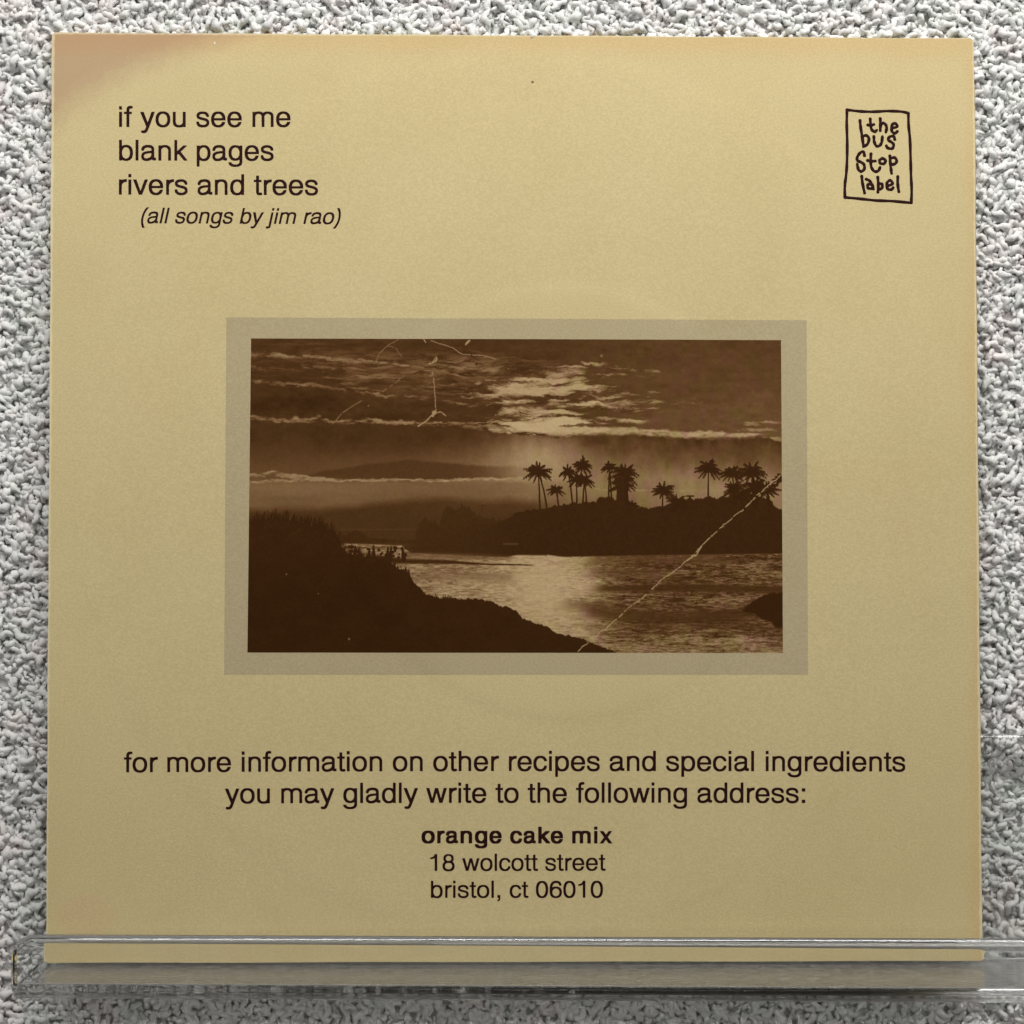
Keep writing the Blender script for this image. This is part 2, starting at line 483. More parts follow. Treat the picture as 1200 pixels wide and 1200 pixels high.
# ---- the grey border of the printed photograph
def patch(name, quad, y_up, mat, nx, ny, inner=None, uv=False):
    TLq, TRq, BRq, BLq = SA(quad)
    s, t = np.meshgrid(np.linspace(0, 1, nx), np.linspace(0, 1, ny))
    P = ((1 - s) * (1 - t))[..., None] * BLq + (s * (1 - t))[..., None] * BRq + (s * t)[..., None] * TRq + ((1 - s) * t)[..., None] * TLq
    u, v = P[..., 0].ravel(), P[..., 1].ravel()
    V = np.c_[u, -relief(u, v) - y_up, v]
    n = len(V); V = np.vstack([V, V + np.array([0, y_up - 0.000004, 0])])
    F = []
    for j in range(ny - 1):
        for i in range(nx - 1):
            a = j * nx + i
            F.append((a, a + 1, a + nx + 1, a + nx))
    nf = len(F)
    ring = [i for i in range(nx)] + [j * nx + nx - 1 for j in range(1, ny)] + [(ny - 1) * nx + i for i in range(nx - 2, -1, -1)] + [j * nx for j in range(ny - 2, 0, -1)]
    for a, b in zip(ring, ring[1:] + ring[:1]): F.append((b, a, n + a, n + b))
    o = mesh_obj(name, V, F, mat, SLEEVE, smooth=True)
    o.data.set_sharp_from_angle(angle=R(40))
    if uv:
        L = o.data.uv_layers.new(name='UVMap')
        st = np.c_[s.ravel(), t.ravel()]; st = np.vstack([st, st])
        li = np.zeros(len(o.data.loops), int); o.data.loops.foreach_get('vertex_index', li)
        L.data.foreach_set('uv', st[li].ravel())
    return o
patch('photo_border', [(265.5, 372), (945, 375.5), (946.5, 790.5), (263, 790.5)], 0.000014, M_BORDER, 90, 60)

# ------------------------------------------------------------------ the sepia photograph, drawn by code
# Canvas in photograph px: x 292..917, y 396..766, painted at twice that resolution as ink density.
CX0, CY0, CX1, CY1, K = 290.0, 395.5, 917.5, 766.0, 2.0
PW, PH = int((CX1 - CX0) * K), int((CY1 - CY0) * K)
gx, gy = np.meshgrid(CX0 + (np.arange(PW) + .5) / K, CY0 + (np.arange(PH) + .5) / K)
prng = np.random.default_rng(3)
def vnoise(x, y, seed):
    r = np.random.default_rng(seed); T = r.random((256, 256))
    xi = np.floor(x).astype(int); yi = np.floor(y).astype(int); fx = x - xi; fy = y - yi
    fx = fx * fx * (3 - 2 * fx); fy = fy * fy * (3 - 2 * fy)
    a = T[yi & 255, xi & 255]; b = T[yi & 255, (xi + 1) & 255]; c = T[(yi + 1) & 255, xi & 255]; d = T[(yi + 1) & 255, (xi + 1) & 255]
    return (a * (1 - fx) + b * fx) * (1 - fy) + (c * (1 - fx) + d * fx) * fy
def fbm(x, y, seed, o=5, g=.55):
    s = 0; a = 1; t = 0
    for k in range(o):
        s = s + a * vnoise(x * 2 ** k + 7.3 * k, y * 2 ** k + 3.1 * k, seed + k); t += a; a *= g
    return s / t
def sst(a, b, v):
    t = np.clip((v - a) / (b - a), 0, 1); return t * t * (3 - 2 * t)
def gauss(cx, cy, sx, sy): return np.exp(-((gx - cx) / sx) ** 2 - ((gy - cy) / sy) ** 2)
def line_y(pts, x=None):
    p = np.array(pts, float); return np.interp(gx if x is None else x, p[:, 0], p[:, 1])
wob = fbm(gx / 22, gy / 10, 40, 5) - .5           # shared wander for cloud edges
wob2 = fbm(gx / 7, gy / 4, 60, 4) - .5
T_ = np.full(gx.shape, 0.16)
def over(mask, val):
    global T_
    T_ = T_ * (1 - mask) + val * mask
# upper sky: heavy dark cloud with a faint texture
T_ = 0.13 + 0.09 * (fbm(gx / 60, gy / 14, 5) - .4) + 0.09 * sst(650, 860, gx) * sst(380, 500, gy) + .10 * (fbm(gx / 11, gy / 6, 8) - .5)
T_ += 0.05 * sst(640, 700, gx)
T_ -= .05 * gauss(350, 470, 60, 14)
def streak(pts, th, val, amp=5, seed=0, soft=1.0, gaps=.0, clip=None):
    """one ragged lit cloud edge along a path; th = list of (x, thickness)"""
    ys = [q[1] for q in pts]
    j0 = max(0, int((min(ys) - 24 - CY0) * K)); j1 = min(PH, int((max(ys) + 24 - CY0) * K)); i0 = max(0, int((pts[0][0] - 10 - CX0) * K)); i1 = min(PW, int((pts[-1][0] + 10 - CX0) * K))
    W = (slice(j0, j1), slice(i0, i1)); hx = gx[W]; hy = gy[W]; row = hx[:1]
    y = line_y(pts, row) + amp * 1.3 * (fbm(row / 11, row * 0 + seed, 90 + seed, 5, .65) - .5) + 4.6 * wob2[W]
    t = np.interp(row, [q[0] for q in th], [q[1] for q in th])
    d = (hy - y)
    tex = .55 + .9 * (fbm(hx / 9, hy / 2.2, 400 + seed, 4, .65) - .18)
    m = sst(-t * .55 - soft, -t * .2, d) * (1 - sst(t * .15, t * .8 + soft, d))
    if gaps: m = m * sst(gaps - .08, gaps + .22, fbm(hx / 12, hy / 3.5, 120 + seed, 5, .62)) * np.clip(tex, 0, 1)
    elif val > .3: m = m * np.clip(tex + .25, 0, 1)
    x0, x1 = pts[0][0], pts[-1][0]
    m = np.clip(m * sst(x0 - 6, x0 + 4, hx) * (1 - sst(x1 - 12, x1 + 6, hx)), 0, 1) * (t > .05)
    v = val + .35 * (fbm(hx / 17, hy / 3, 500 + seed, 4, .6) - .5)
    T_[W] = T_[W] * (1 - m * .9) + v * m * .9
# faint veils
over(.5 * gauss(430, 417, 60, 7) * sst(.4, .7, fbm(gx / 30, gy / 4, 21)), .42)
over(.8 * gauss(540, 430, 95, 17) * sst(.40, .66, fbm(gx / 22, gy / 3 + wob * 3, 22, 6, .65)), .46)
over(.75 * gauss(540, 453, 85, 12) * sst(.42, .66, fbm(gx / 20, gy / 2.4 + wob * 3, 23, 6, .65)), .44)
over(.6 * gauss(380, 425, 90, 20) * sst(.46, .68, fbm(gx / 24, gy / 2.6 + wob * 3, 27, 6, .65)), .34)
over(.5 * gauss(760, 445, 90, 30) * sst(.48, .66, fbm(gx / 16, gy / 6, 28, 6, .65)), .26)
over(.35 * gauss(350, 404, 60, 5) * sst(.42, .6, fbm(gx / 22, gy / 3, 24)), .36)
streak([(288, 413), (335, 415.5), (380, 419), (434, 422), (470, 427), (524, 436), (545, 441)], [(288, 5), (400, 3.4), (545, 2)], .52, 4, 1, gaps=.36)
streak([(288, 431), (312, 432), (330, 431)], [(288, 5), (330, 2)], .36, 3, 2, gaps=.4)
streak([(352, 427), (389, 431), (425, 436), (464, 439)], [(352, 3), (400, 4), (464, 2)], .46, 4, 3, gaps=.38)
streak([(288, 445), (320, 449.5), (365, 449.5), (392, 455), (419, 460), (452, 463), (500, 465.6), (530, 470), (560, 475)], [(288, 2.4), (345, 3.4), (392, 2.0), (560, 3)], .46, 4, 4, gaps=.38)
streak([(288, 488), (314, 490), (332, 494), (371, 489), (386, 495), (422, 492), (452, 494.5), (488, 495), (530, 497), (563, 499), (600, 503)], [(288, 2.5), (345, 5.5), (378, 4), (425, 5), (500, 4), (600, 8)], .56, 4, 5, gaps=.36)
# the lit heart of the sky
def cloud(cx, cy, sx, sy, val, thr=.46, seed=0, s=(24, 6)):
    j0 = max(0, int((cy - 2.2 * sy - CY0) * K)); j1 = min(PH, int((cy + 2.2 * sy - CY0) * K)); i0 = max(0, int((cx - 2.2 * sx - CX0) * K)); i1 = min(PW, int((cx + 2.2 * sx - CX0) * K))
    W = (slice(j0, j1), slice(i0, i1)); hx = gx[W]; hy = gy[W]
    f = fbm((hx - cx) / s[0] + seed * 5.7, hy / s[1] + wob[W] * 1.6, 200 + seed, 6, .62)
    g = np.exp(-(np.abs((hx - cx) / sx) ** 3 + np.abs((hy - cy) / sy) ** 3))
    m = np.clip(sst(thr - .06, thr + .10, f * .9 + .3 * g - .3 * (1 - g) - .06) * sst(.1, .4, g), 0, 1)
    v = val + .45 * (fbm(hx / 12, hy / 2.6, 300 + seed, 5, .65) - .55)
    T_[W] = T_[W] * (1 - m) + v * m
def lit(cx, cy, sx, sy, cover, bright, seed, s=(34, 4.2), left=1.0):
    j0 = max(0, int((cy - 2.6 * sy - CY0) * K)); j1 = min(PH, int((cy + 2.6 * sy - CY0) * K)); i0 = max(0, int((cx - 3 * sx - CX0) * K)); i1 = min(PW, int((cx + 3 * sx - CX0) * K))
    W = (slice(j0, j1), slice(i0, i1)); hx = gx[W]; hy = gy[W]
    g = np.exp(-np.where(hx < cx, np.abs((hx - cx) / (sx * left)), np.abs((hx - cx) / sx)) ** 2.2 - np.abs((hy - cy) / sy) ** 2.4)
    f = fbm(hx / s[0] + 3.1 * seed, (hy + (hx - cx) * .03) / s[1] + wob[W] * 2.6, 600 + seed, 6, .60)
    d = f - (.86 - cover * g)
    m = sst(-.03, .09, d) * sst(.02, .2, g)
    v = bright * (.52 + .48 * sst(0, .26, d)) + .16 * (fbm(hx / 7, hy / 2, 700 + seed, 4, .65) - .5)
    T_[W] = T_[W] * (1 - m) + v * m
lit(560, 434, 80, 24, .44, .46, 1)
lit(668, 436, 52, 13, .58, .60, 2, (26, 4))
lit(640, 455, 62, 17, .66, .72, 3, (30, 5), 1.5)
lit(700, 470, 60, 16, .46, .60, 6, (26, 3.6), .8)
lit(632, 478, 62, 13, .62, .76, 4, (34, 4.4), 1.3)
lit(645, 498, 66, 12, .86, .86, 5, (40, 6), 1.1)
lit(770, 470, 60, 18, .36, .55, 7, (20, 3))
lit(735, 436, 50, 10, .40, .50, 8, (20, 3))
lit(450, 440, 110, 26, .38, .38, 9, (34, 3.4))
lit(880, 500, 40, 10, .44, .56, 10, (22, 3))
streak([(652, 475), (680, 472.5), (700, 470), (712, 475)], [(652, 3), (690, 5), (712, 2)], .80, 2, 6, .6)
streak([(560, 470), (600, 474), (650, 474), (700, 476), (760, 484)], [(560, 3), (620, 5), (700, 4), (760, 2)], .17, 5, 7, .8, gaps=.3)
streak([(545, 485), (600, 489), (616, 491)], [(545, 3), (600, 5), (616, 3)], .17, 4, 8, .8)
streak([(655, 499), (690, 497), (735, 500), (770, 503)], [(655, 2), (700, 3.6), (770, 2)], .22, 2, 9, .8)
streak([(560, 446), (610, 448), (650, 450)], [(560, 2), (620, 3), (650, 1)], .22, 7, 10, .8, gaps=.35)
streak([(640, 505), (700, 503), (745, 504), (800, 507), (850, 508), (895, 507.5)], [(640, 13), (700, 8), (760, 7), (830, 7), (875, 4), (895, 1)], .78, 2.5, 11, .8, gaps=.2)
streak([(725, 491), (758, 493.5)], [(725, 4), (758, 3)], .72, 2, 12, .6)
streak([(700, 488.5), (724, 490)], [(700, 2), (724, 2)], .6, 2, 13, .6)
streak([(682, 424), (709, 425)], [(682, 3), (709, 3)], .6, 3, 18, .6)
streak([(870, 503), (912, 502)], [(870, 2), (900, 4), (912, 2)], .60, 3, 19, .6, gaps=.3)
streak([(888, 492), (918, 493)], [(888, 1.5), (918, 3)], .6, 2, 20, .6, gaps=.35)
streak([(898, 511), (920, 515)], [(898, 2), (920, 6)], .66, 1, 21, .8)
# below the bright edge: the cloud bank, fading into glow
edge = line_y([(288, 494), (345, 497), (420, 497), (520, 500), (563, 505), (600, 508), (655, 512), (740, 510), (800, 512.5), (840, 514), (900, 511), (920, 518)]) + 5.5 * (fbm(gx / 7, gx * 0, 71, 4) - .5)
m = sst(-1.2, 1.6, gy - edge)
body = .145 + .13 * sst(505, 560, gy) + .05 * (fbm(gx / 40, gy / 22, 72) - .5) + .07 * sst(450, 620, gx) * sst(500, 540, gy)
body += .30 * gauss(628, 530, 48, 30) + .13 * gauss(640, 560, 130, 28)
body += .18 * sst(535, 575, gy) * sst(690, 860, gx)
body += .16 * (fbm(gx / 9, gy / 14, 74, 4) - .5) * sst(500, 640, gx)
body -= .035 * sst(.40, .75, fbm(gx / 16, gy / 12, 76, 5)) * (1 - sst(515, 548, gy))
over(m, body)
# dark lens-shaped cloud on the left
top = line_y([(345, 558), (380, 551), (440, 542), (480, 537.5), (500, 540), (560, 545), (640, 547), (660, 556)]) + 3 * wob2
bot = line_y([(345, 559), (400, 561.5), (480, 563), (620, 560), (660, 558)])
m = sst(-1.5, 3, gy - top) * (1 - sst(-1.5, 1, gy - bot)) * sst(345, 375, gx) * (1 - sst(520, 650, gx))
over(.85 * m, .165)
over(.8 * sst(556, 600, gy) * (1 - sst(300, 480, gx)) * 0, .2)
over(.75 * sst(562, 568, gy) * (1 - sst(560, 680, gx)), .36 + .10 * (fbm(gx / 50, gy / 9, 75) - .4))
over(.7 * gauss(340, 573, 110, 9), .42)
streak([(288, 557), (320, 555.5), (360, 560), (392, 562)], [(288, 3), (340, 5), (392, 3)], .66, 3, 30, .6, gaps=.28)
streak([(288, 566), (330, 563), (400, 562.5)], [(288, 3), (400, 2)], .6, 3, 31, .6, gaps=.25)
streak([(384, 563.2), (440, 563), (470, 561.5), (520, 563), (600, 560.5), (660, 559)], [(384, 2.4), (480, 2.8), (660, 1.6)], .66, 1.4, 32, .6, gaps=.24)
over(.35 * gauss(700, 577, 90, 9), .52)
streak([(600, 560), (650, 558.5), (700, 573), (800, 575), (918, 575)], [(600, 1.5), (700, 1.2), (918, 1.5)], .56, 1, 33, .8, gaps=.3)
# distant hills
ridge = line_y([(288, 597), (330, 596), (400, 594), (440, 588), (480, 583.5), (520, 582), (560, 585), (600, 586), (650, 590)]) + 5 * (fbm(gx / 26, gx * 0, 80) - .5)
over(.92 * sst(-5, 9, gy - ridge) * (1 - sst(620, 660, gx)), .13 + .035 * (fbm(gx / 12, gy / 5, 81) - .5) + .05 * (1 - sst(585, 615, gy)) * sst(450, 560, gx))
over(.5 * np.exp(-((gy - 621) / .8) ** 2) * sst(390, 400, gx) * (1 - sst(470, 520, gx)), .24)
# water
ripple = fbm(gx / 7, gy / 1.3, 82, 5, .78)
rip2 = fbm(gx / 40, gy / 5, 83, 4)
water = .50 + .34 * (gauss(640, 690, 60, 90)) + .10 * gauss(560, 690, 60, 40)
water -= .22 * sst(680, 745, gx) * (1 - sst(735, 762, gy))
water += 1.0 * (ripple - .5) * (1.05 - .55 * gauss(635, 700, 45, 60)) + .45 * (rip2 - .5) * (1 - gauss(635, 700, 60, 60))
shore = line_y([(388, 637), (470, 640), (480, 649), (560, 652), (592, 653), (606, 650), (640, 650.5), (660, 653), (760, 651), (920, 649)])
wm = sst(-.8, .8, gy - shore) * sst(386, 392, gx)
over(wm, np.clip(water - .04, .1, .86))
def band(x0, x1, pts, t, val, soft=2.0, k=1.0, rag=5):
    y = line_y(pts) + rag * (ripple - .5) * 1.2
    mm = np.exp(-np.abs((gy - y) / t) ** 3) * sst(x0 - 14, x0 + 14, gx + 30 * (ripple - .5)) * (1 - sst(x1 - 14, x1 + 14, gx)) * wm
    over(k * mm, val)
band(700, 925, [(700, 690), (800, 688), (917, 691)], 5.0, .13, k=.9, rag=4)
band(685, 880, [(685, 716), (760, 722), (880, 722)], 9, .15, k=.82, rag=9)
band(690, 925, [(690, 734), (925, 736)], 3, .2, k=.5)
band(690, 850, [(690, 656), (850, 655)], 6, .24, k=.7, rag=6)
band(690, 790, [(690, 668), (790, 676)], 7, .24, k=.6, rag=10)
band(660, 720, [(660, 710), (720, 705)], 6, .22, k=.5, rag=10)
band(488, 600, [(488, 672), (600, 676)], 7, .34, k=.55, rag=10)
band(880, 925, [(880, 753), (925, 755)], .9, .2, k=.8, rag=1)
band(700, 860, [(700, 744), (800, 742)], 1.4, .22, k=.7, rag=2)
# shallows bar and the ledge of land beyond it
bar = line_y([(430, 655), (470, 658.5), (520, 659), (560, 661.5), (625, 663)]); bt = line_y([(430, 5), (480, 3.2), (520, 2.6), (560, 1.1), (625, .8)])
over(np.exp(-np.abs((gy - bar - .8 * wob2) / bt) ** 4) * sst(430, 440, gx) * (1 - sst(615, 630, gx)), .10)
over(.6 * (1 - sst(.5, 1.3, np.abs(gy - 643 - wob2 * 3))) * sst(386, 392, gx) * (1 - sst(500, 512, gx)), .11)
over(sst(632, 634, gy) * (1 - sst(636, 638.5, gy)) * (gx < 520), .12)
over(sst(500, 507, gx) * (1 - sst(600, 612, gx)) * sst(-40, -2, gy - 648) * (1 - sst(-1, 1, gy - shore)), .12)
over(.6 * sst(466, 476, gx) * (1 - sst(592, 606, gx)) * (1 - sst(655, 658, gy)) * sst(646, 650, gy), .30)
# hazy tree clumps in the middle distance
def canopy(pts, val, amp, seed, bottom, x0, x1, soft=.9, k=1.0, fade=1):
    y = line_y(pts) + amp * (fbm(gx / 4, gx * 0, seed, 5, .72) - .55)
    over(k * sst(x0, x0 + fade, gx) * sst(-soft, soft, gy - y) * (1 - sst(-1, 1, gy - line_y(bottom))) * (gx > x0) * (gx < x1), val + .02 * (fbm(gx / 5, gy / 5, seed + 9) - .5))
canopy([(470, 640), (484, 632), (488, 616), (497, 607), (507, 614), (513, 616), (517, 600), (524, 595), (531, 598), (540, 593), (548, 595), (556, 602), (566, 607), (590, 611), (600, 606), (612, 612), (622, 606), (640, 608)], .095, 12, 131, [(470, 648), (640, 652)], 470, 640, 1.5, .72, 20)
canopy([(388, 634), (396, 622), (404, 628), (416, 622), (428, 630), (470, 636), (490, 634)], .10, 6, 141, [(388, 637), (490, 637)], 388, 480, 1.2, .85)
over((np.abs(gx - 563.5) < .7) * (gy > 592) * (gy < 610), .13)
over((np.abs(gy - 592.5) < .6) * (np.abs(gx - 563.5) < 5), .14)
# right-hand wooded bank
canopy([(525, 618), (545, 616), (560, 615), (574, 616), (590, 611), (600, 605), (606, 600), (612, 602), (617, 598), (640, 596), (652, 593), (668, 590), (690, 589), (697, 590), (701, 583), (712, 582), (724, 586), (740, 592), (760, 596), (775, 593), (790, 595), (800, 588), (806, 583), (816, 585), (830, 582), (842, 584), (856, 580), (880, 578), (898, 584), (906, 588), (911, 595), (917, 598)], .075, 6, 151, [(525, 652), (592, 653), (606, 650.5), (640, 650.5), (660, 653), (760, 651), (920, 649)], 525, 920, .9, 1.0, 105)
over(.7 * np.exp(-((gy - 638) / .9) ** 2) * (gx > 588) * (gx < 606), .3)
# foreground shore, left
fg = line_y([(288, 614), (300, 611), (320, 608), (345, 612), (372, 616), (388, 622), (394, 634), (402, 648), (430, 654), (455, 658), (464, 668), (478, 672), (484, 684), (492, 690), (499, 699), (515, 702), (540, 703), (560, 703), (575, 706), (590, 712), (603, 716), (612, 726), (628, 731), (640, 735), (650, 742), (662, 746), (676, 748), (690, 753), (706, 760), (720, 764), (730, 775)])
fg = fg + 5.5 * (fbm(gx / 4, gx * 0, 161, 4, .7) - .55) * (1 + .8 * (gx < 400))
over(sst(-.8, .8, gy - fg), .035 + .035 * fbm(gx / 18, gy / 14, 162) + .02 * (1 - sst(620, 700, gy)) + .012 * sst(430, 560, gx))
# rocks at the right edge
rk = line_y([(868, 716), (878, 708), (890, 701), (897, 697), (920, 694)]) + 4.5 * (fbm(gx / 3.5, gx * 0, 171, 5, .7) - .5)
over(sst(-.7, .7, gy - rk) * (1 - sst(-1, 1.5, gy - line_y([(868, 717), (884, 719), (892, 726), (904, 729), (908, 735), (920, 737)]) - 7 * (ripple - .5))) * sst(866, 874, gx), .06)
# ---- strokes: palms, reeds, scratches
def stamp(x, y, r, val, k=1.0):
    i0 = int((x - r - 1 - CX0) * K); i1 = int((x + r + 1 - CX0) * K) + 2; j0 = int((y - r - 1 - CY0) * K); j1 = int((y + r + 1 - CY0) * K) + 2
    i0, j0 = max(i0, 0), max(j0, 0); i1, j1 = min(i1, PW), min(j1, PH)
    if i0 >= i1 or j0 >= j1: return
    sub = T_[j0:j1, i0:i1]
    d = np.hypot(gx[j0:j1, i0:i1] - x, gy[j0:j1, i0:i1] - y)
    a = k * np.clip((r - d) * K * .8 + .5, 0, 1)
    sub[:] = sub * (1 - a) + val * a
def brush(pts, w0, w1, val, k=1.0):
    P = np.array(pts, float); L = np.hypot(*np.diff(P, axis=0).T); c = np.r_[0, np.cumsum(L)]
    n = max(2, int(c[-1] / .33))
    for s in np.linspace(0, c[-1], n):
        stamp(np.interp(s, c, P[:, 0]), np.interp(s, c, P[:, 1]), (w0 + (w1 - w0) * s / c[-1]) / 2, val, k)
def frond(cx, cy, ang, L, val):
    a = math.radians(ang); dx, dy = math.cos(a), -math.sin(a)
    pts = []
    droop = prng.uniform(.05, .60) * L * (abs(dx) * .8 + .1)
    for t in np.linspace(0, 1, 7):
        pts.append((cx + dx * L * t, cy + dy * L * t * (1 - .25 * t) + droop * t * t))
    P = np.array(pts)
    brush(P, 1.7, .5, val)
    for i in range(1, 7):                          # hanging leaflets thicken the frond
        q = P[i]; l = L * .26 * (1.25 - i / 7); sg = 1 if dx > 0 else -1
        for s in (-.2, .35, .9, 1.5):
            brush([q, (q[0] + sg * s * l * .6, q[1] + l * prng.uniform(.5, 1.25))], .9, .3, val)
        brush([q, (q[0] + dx * l * .7, q[1] - l * .25)], .9, .4, val)
def palm(cx, cy, r, trunk, n=13, val=.06, tw=1.5):
    n += 4
    r *= 1.12
    for tr in trunk:
        brush([(cx, cy), ((cx + tr[0]) / 2 + (tr[0] - cx) * .12, (cy + tr[1]) / 2), tr], tw * .8, tw * 1.25, val)
    for k in range(n):
        frond(cx, cy, -62 + 304 * k / (n - 1) + prng.uniform(-14, 14), r * prng.uniform(.70, 1.15), val)
    brush([(cx, cy - r * .15), (cx, cy + r * .3)], r * .42, r * .25, val)
palm(629.5, 552, 14.5, [(631.5, 597), (640, 597)], 15)
palm(650, 574, 8.5, [(653.5, 593)], 11)
palm(664.5, 552, 9.5, [(670, 592)], 11)
palm(681.5, 544, 12, [(679, 565)], 13)
palm(674.5, 561, 9, [(675, 592)], 11)
palm(684, 562, 10, [(682, 592), (686.5, 592)], 12)
palm(713.5, 546, 8.5, [(712.5, 583), (716, 588)], 11)
palm(731, 553, 15, [(727, 592), (734, 592)], 16, tw=4)
palm(730, 566, 13, [(730, 592)], 12, tw=5)
brush([(727, 560), (726, 592)], 7, 10, .075)
palm(776.5, 574, 12.5, [(776, 598)], 12)
palm(793, 588, 12, [(792, 599)], 11)
palm(741, 592, 8, [(741, 597)], 7)
palm(830.5, 547, 14, [(830, 585)], 15)
palm(858, 553, 13, [(862, 585)], 13)
palm(860, 572, 13, [(862, 590)], 12, tw=4)
palm(882, 552, 15, [(884, 590)], 15, tw=3)
palm(886, 568, 14, [(886, 592)], 12, tw=6)
palm(900, 572, 14, [(902, 600)], 13, tw=3)
palm(916, 560, 10, [(930, 590)], 9)
palm(872, 578, 12, [(872, 590)], 10, tw=6)
brush([(808.5, 581), (808.5, 590)], 2.2, 2.2, .075); brush([(804, 581), (813, 581)], 1.5, 1.5, .075)
for k in range(46):                                # bushes along the bank
    x = prng.uniform(600, 914); y = float(np.interp(x, [600, 640, 700, 760, 800, 850, 915], [603, 597, 588, 597, 588, 582, 596]))
    stamp(x, y + 1.5, prng.uniform(1.4, 3.2), .075)
for k in range(240):                               # reeds and shrubs on the near shore
    x = prng.uniform(290, 480); j = int(np.clip((x - CX0) * K, 0, PW - 1)); y = float(fg[0, j])
    h = prng.uniform(2, 8) * (1.2 if x < 400 else .8)
    brush([(x, y + 2), (x + prng.uniform(-3, 3), y - h)], 1.2, .5, .06)
for k in range(30):
    x = prng.uniform(400, 475); y = prng.uniform(641, 655)
    stamp(x, y, prng.uniform(.8, 2.6), .07)
for cx_ in (404, 415, 419, 431, 437, 452, 456, 472):
    brush([(cx_, 657), (cx_ + prng.uniform(-2, 2), 640 + prng.uniform(0, 4))], 5.5, 1.5, .07)
for k in range(24):
    x = prng.uniform(500, 530); y = float(np.interp(x, [500, 530], [700, 703])); brush([(x, y + 1), (x + prng.uniform(-2, 2), y - prng.uniform(1, 5))], .8, .4, .06)
# scratches and creases in the old print
def scratch(pts, w, val=.80, jit=.7, gap=.12, k=.9):
    P = np.array(pts, float); L = np.hypot(*np.diff(P, axis=0).T); c = np.r_[0, np.cumsum(L)]
    n = int(c[-1] / .4); jx = jy = 0; on = True
    for s in np.linspace(0, c[-1], n):
        jx += prng.normal(0, .16) - jx * .06; jy += prng.normal(0, .16) - jy * .06
        if prng.random() < .22: on = prng.random() > gap
        if on: stamp(np.interp(s, c, P[:, 0]) + jx * jit, np.interp(s, c, P[:, 1]) + jy * jit, w / 2 * prng.uniform(.6, 1.25), val, k)
crease = [(922, 549), (915, 557), (905, 566), (889, 579), (872, 595), (850, 614), (832, 629), (822, 640), (810, 652), (792, 667), (772, 683), (755, 699), (735, 714), (715, 732), (703, 741), (694, 750), (683, 759), (676, 765)]
scratch(crease, .85, .76, 1.0, .22, .8); scratch([(x + .7, y + .5) for x, y in crease], .8, .62, 1.2, .68, .5)
scratch([(822, 641), (816, 650), (805, 657)], 1.2, .7)
scratch([(437, 424), (441, 413), (448, 406), (458, 399), (464, 396)], .8, .44)
scratch([(452, 403), (462, 408), (468, 418), (470, 424)], .9, .42, .8, .3, .7)
scratch([(502, 398), (514, 402), (528, 406), (535, 411), (541, 414), (563, 414.5), (570, 416), (579, 419)], .9, .52, .6, .1)
scratch([(509, 416), (503, 425), (505, 440), (507, 455), (508, 470), (508.5, 481)], 1.1, .5, .6, .4)
scratch([(500, 425), (508, 422), (509, 418)], 1.5, .62)
scratch([(508, 482), (500, 490), (488, 499)], 1.4, .62, .5, .1); scratch([(507, 484), (514, 482), (520, 487)], 1.1, .6)
stamp(506.5, 483, 2.6, .62, .9); stamp(505, 486.5, 1.8, .6, .9)
scratch([(471, 439), (462, 447), (450, 455), (438, 464)], 1.0, .42, .5, .6); scratch([(421, 469), (411, 475), (398, 484), (386, 497)], 1.0, .42, .5, .35)
scratch([(543, 402), (548, 397)], 2, .6); scratch([(493, 395), (496, 400)], 1.2, .6)
for x, y, r in ((704, 415, 1.8), (334.5, 674, 1), (408.5, 750, 1.4), (372, 697, .8), (429, 475, 1)): stamp(x, y, r, .42, .8)
for k in range(260):
    stamp(prng.uniform(292, 915), prng.uniform(398, 764), prng.uniform(.25, .55), prng.uniform(.2, .5), prng.uniform(.1, .5))
# printing: soft halftone unevenness, slightly starved edges
T_ = T_ + .030 * (fbm(gx * .9, gy * .9, 181, 2) - .5) + .016 * (fbm(gx / 3, gy / 3, 183, 3) - .5)
T_ = np.clip(T_, 0, 1)
ramp_t = np.array([0, .05, .12, .25, .42, .60, .80, 1.0])
ramp_c = np.array([[40, 21, 1], [48, 27, 4], [63, 40, 13], [87, 61, 32], [118, 94, 60], [144, 123, 84], [167, 147, 104], [181, 163, 119]], float)
RGB = np.stack([np.interp(T_, ramp_t, ramp_c[:, c]) for c in range(3)], -1)
# faint pink and green drift of the ink
ch = (fbm(gx / 11, gy / 15, 191, 3) - .5) * np.clip(T_ * 2.2, 0, 1) * (1 - sst(.6, .9, T_))
ch = ch * (.30 + .70 * sst(600, 680, gx))
RGB[..., 0] += 9 * ch; RGB[..., 1] -= 11 * ch; RGB[..., 2] += 20 * ch
ALB = lin(np.clip(RGB, 0, 255)) * 1.33 * np.array([1.02, .955, 1.06])
# little torn corners of the print
img = bpy.data.images.new('drawn_print', PW, PH, float_buffer=True, alpha=False)
img.colorspace_settings.name = 'Non-Color'
buf = np.ones((PH, PW, 4), np.float32); buf[..., :3] = ALB[::-1]
img.pixels.foreach_set(buf.ravel()); img.update(); img.pack()
k_ = NT('sepia_print')
tex = k_.n('ShaderNodeTexImage'); tex.image = img; tex.interpolation = 'Linear'; tex.extension = 'EXTEND'
tco = k_.n('ShaderNodeTexCoord'); k_.l(tco.outputs['UV'], tex.inputs[0])
fb = k_.noise(tco.outputs['Object'], 1500, 4, .7)
k_.l(k_.mix(k_.ramp(fb, .3, .75), k_.mix(1.0, tex.outputs[0], (.93, .93, .92), 'MULTIPLY'), k_.mix(1.0, tex.outputs[0], (1.06, 1.06, 1.07), 'MULTIPLY')), k_.b.inputs['Base Color'])
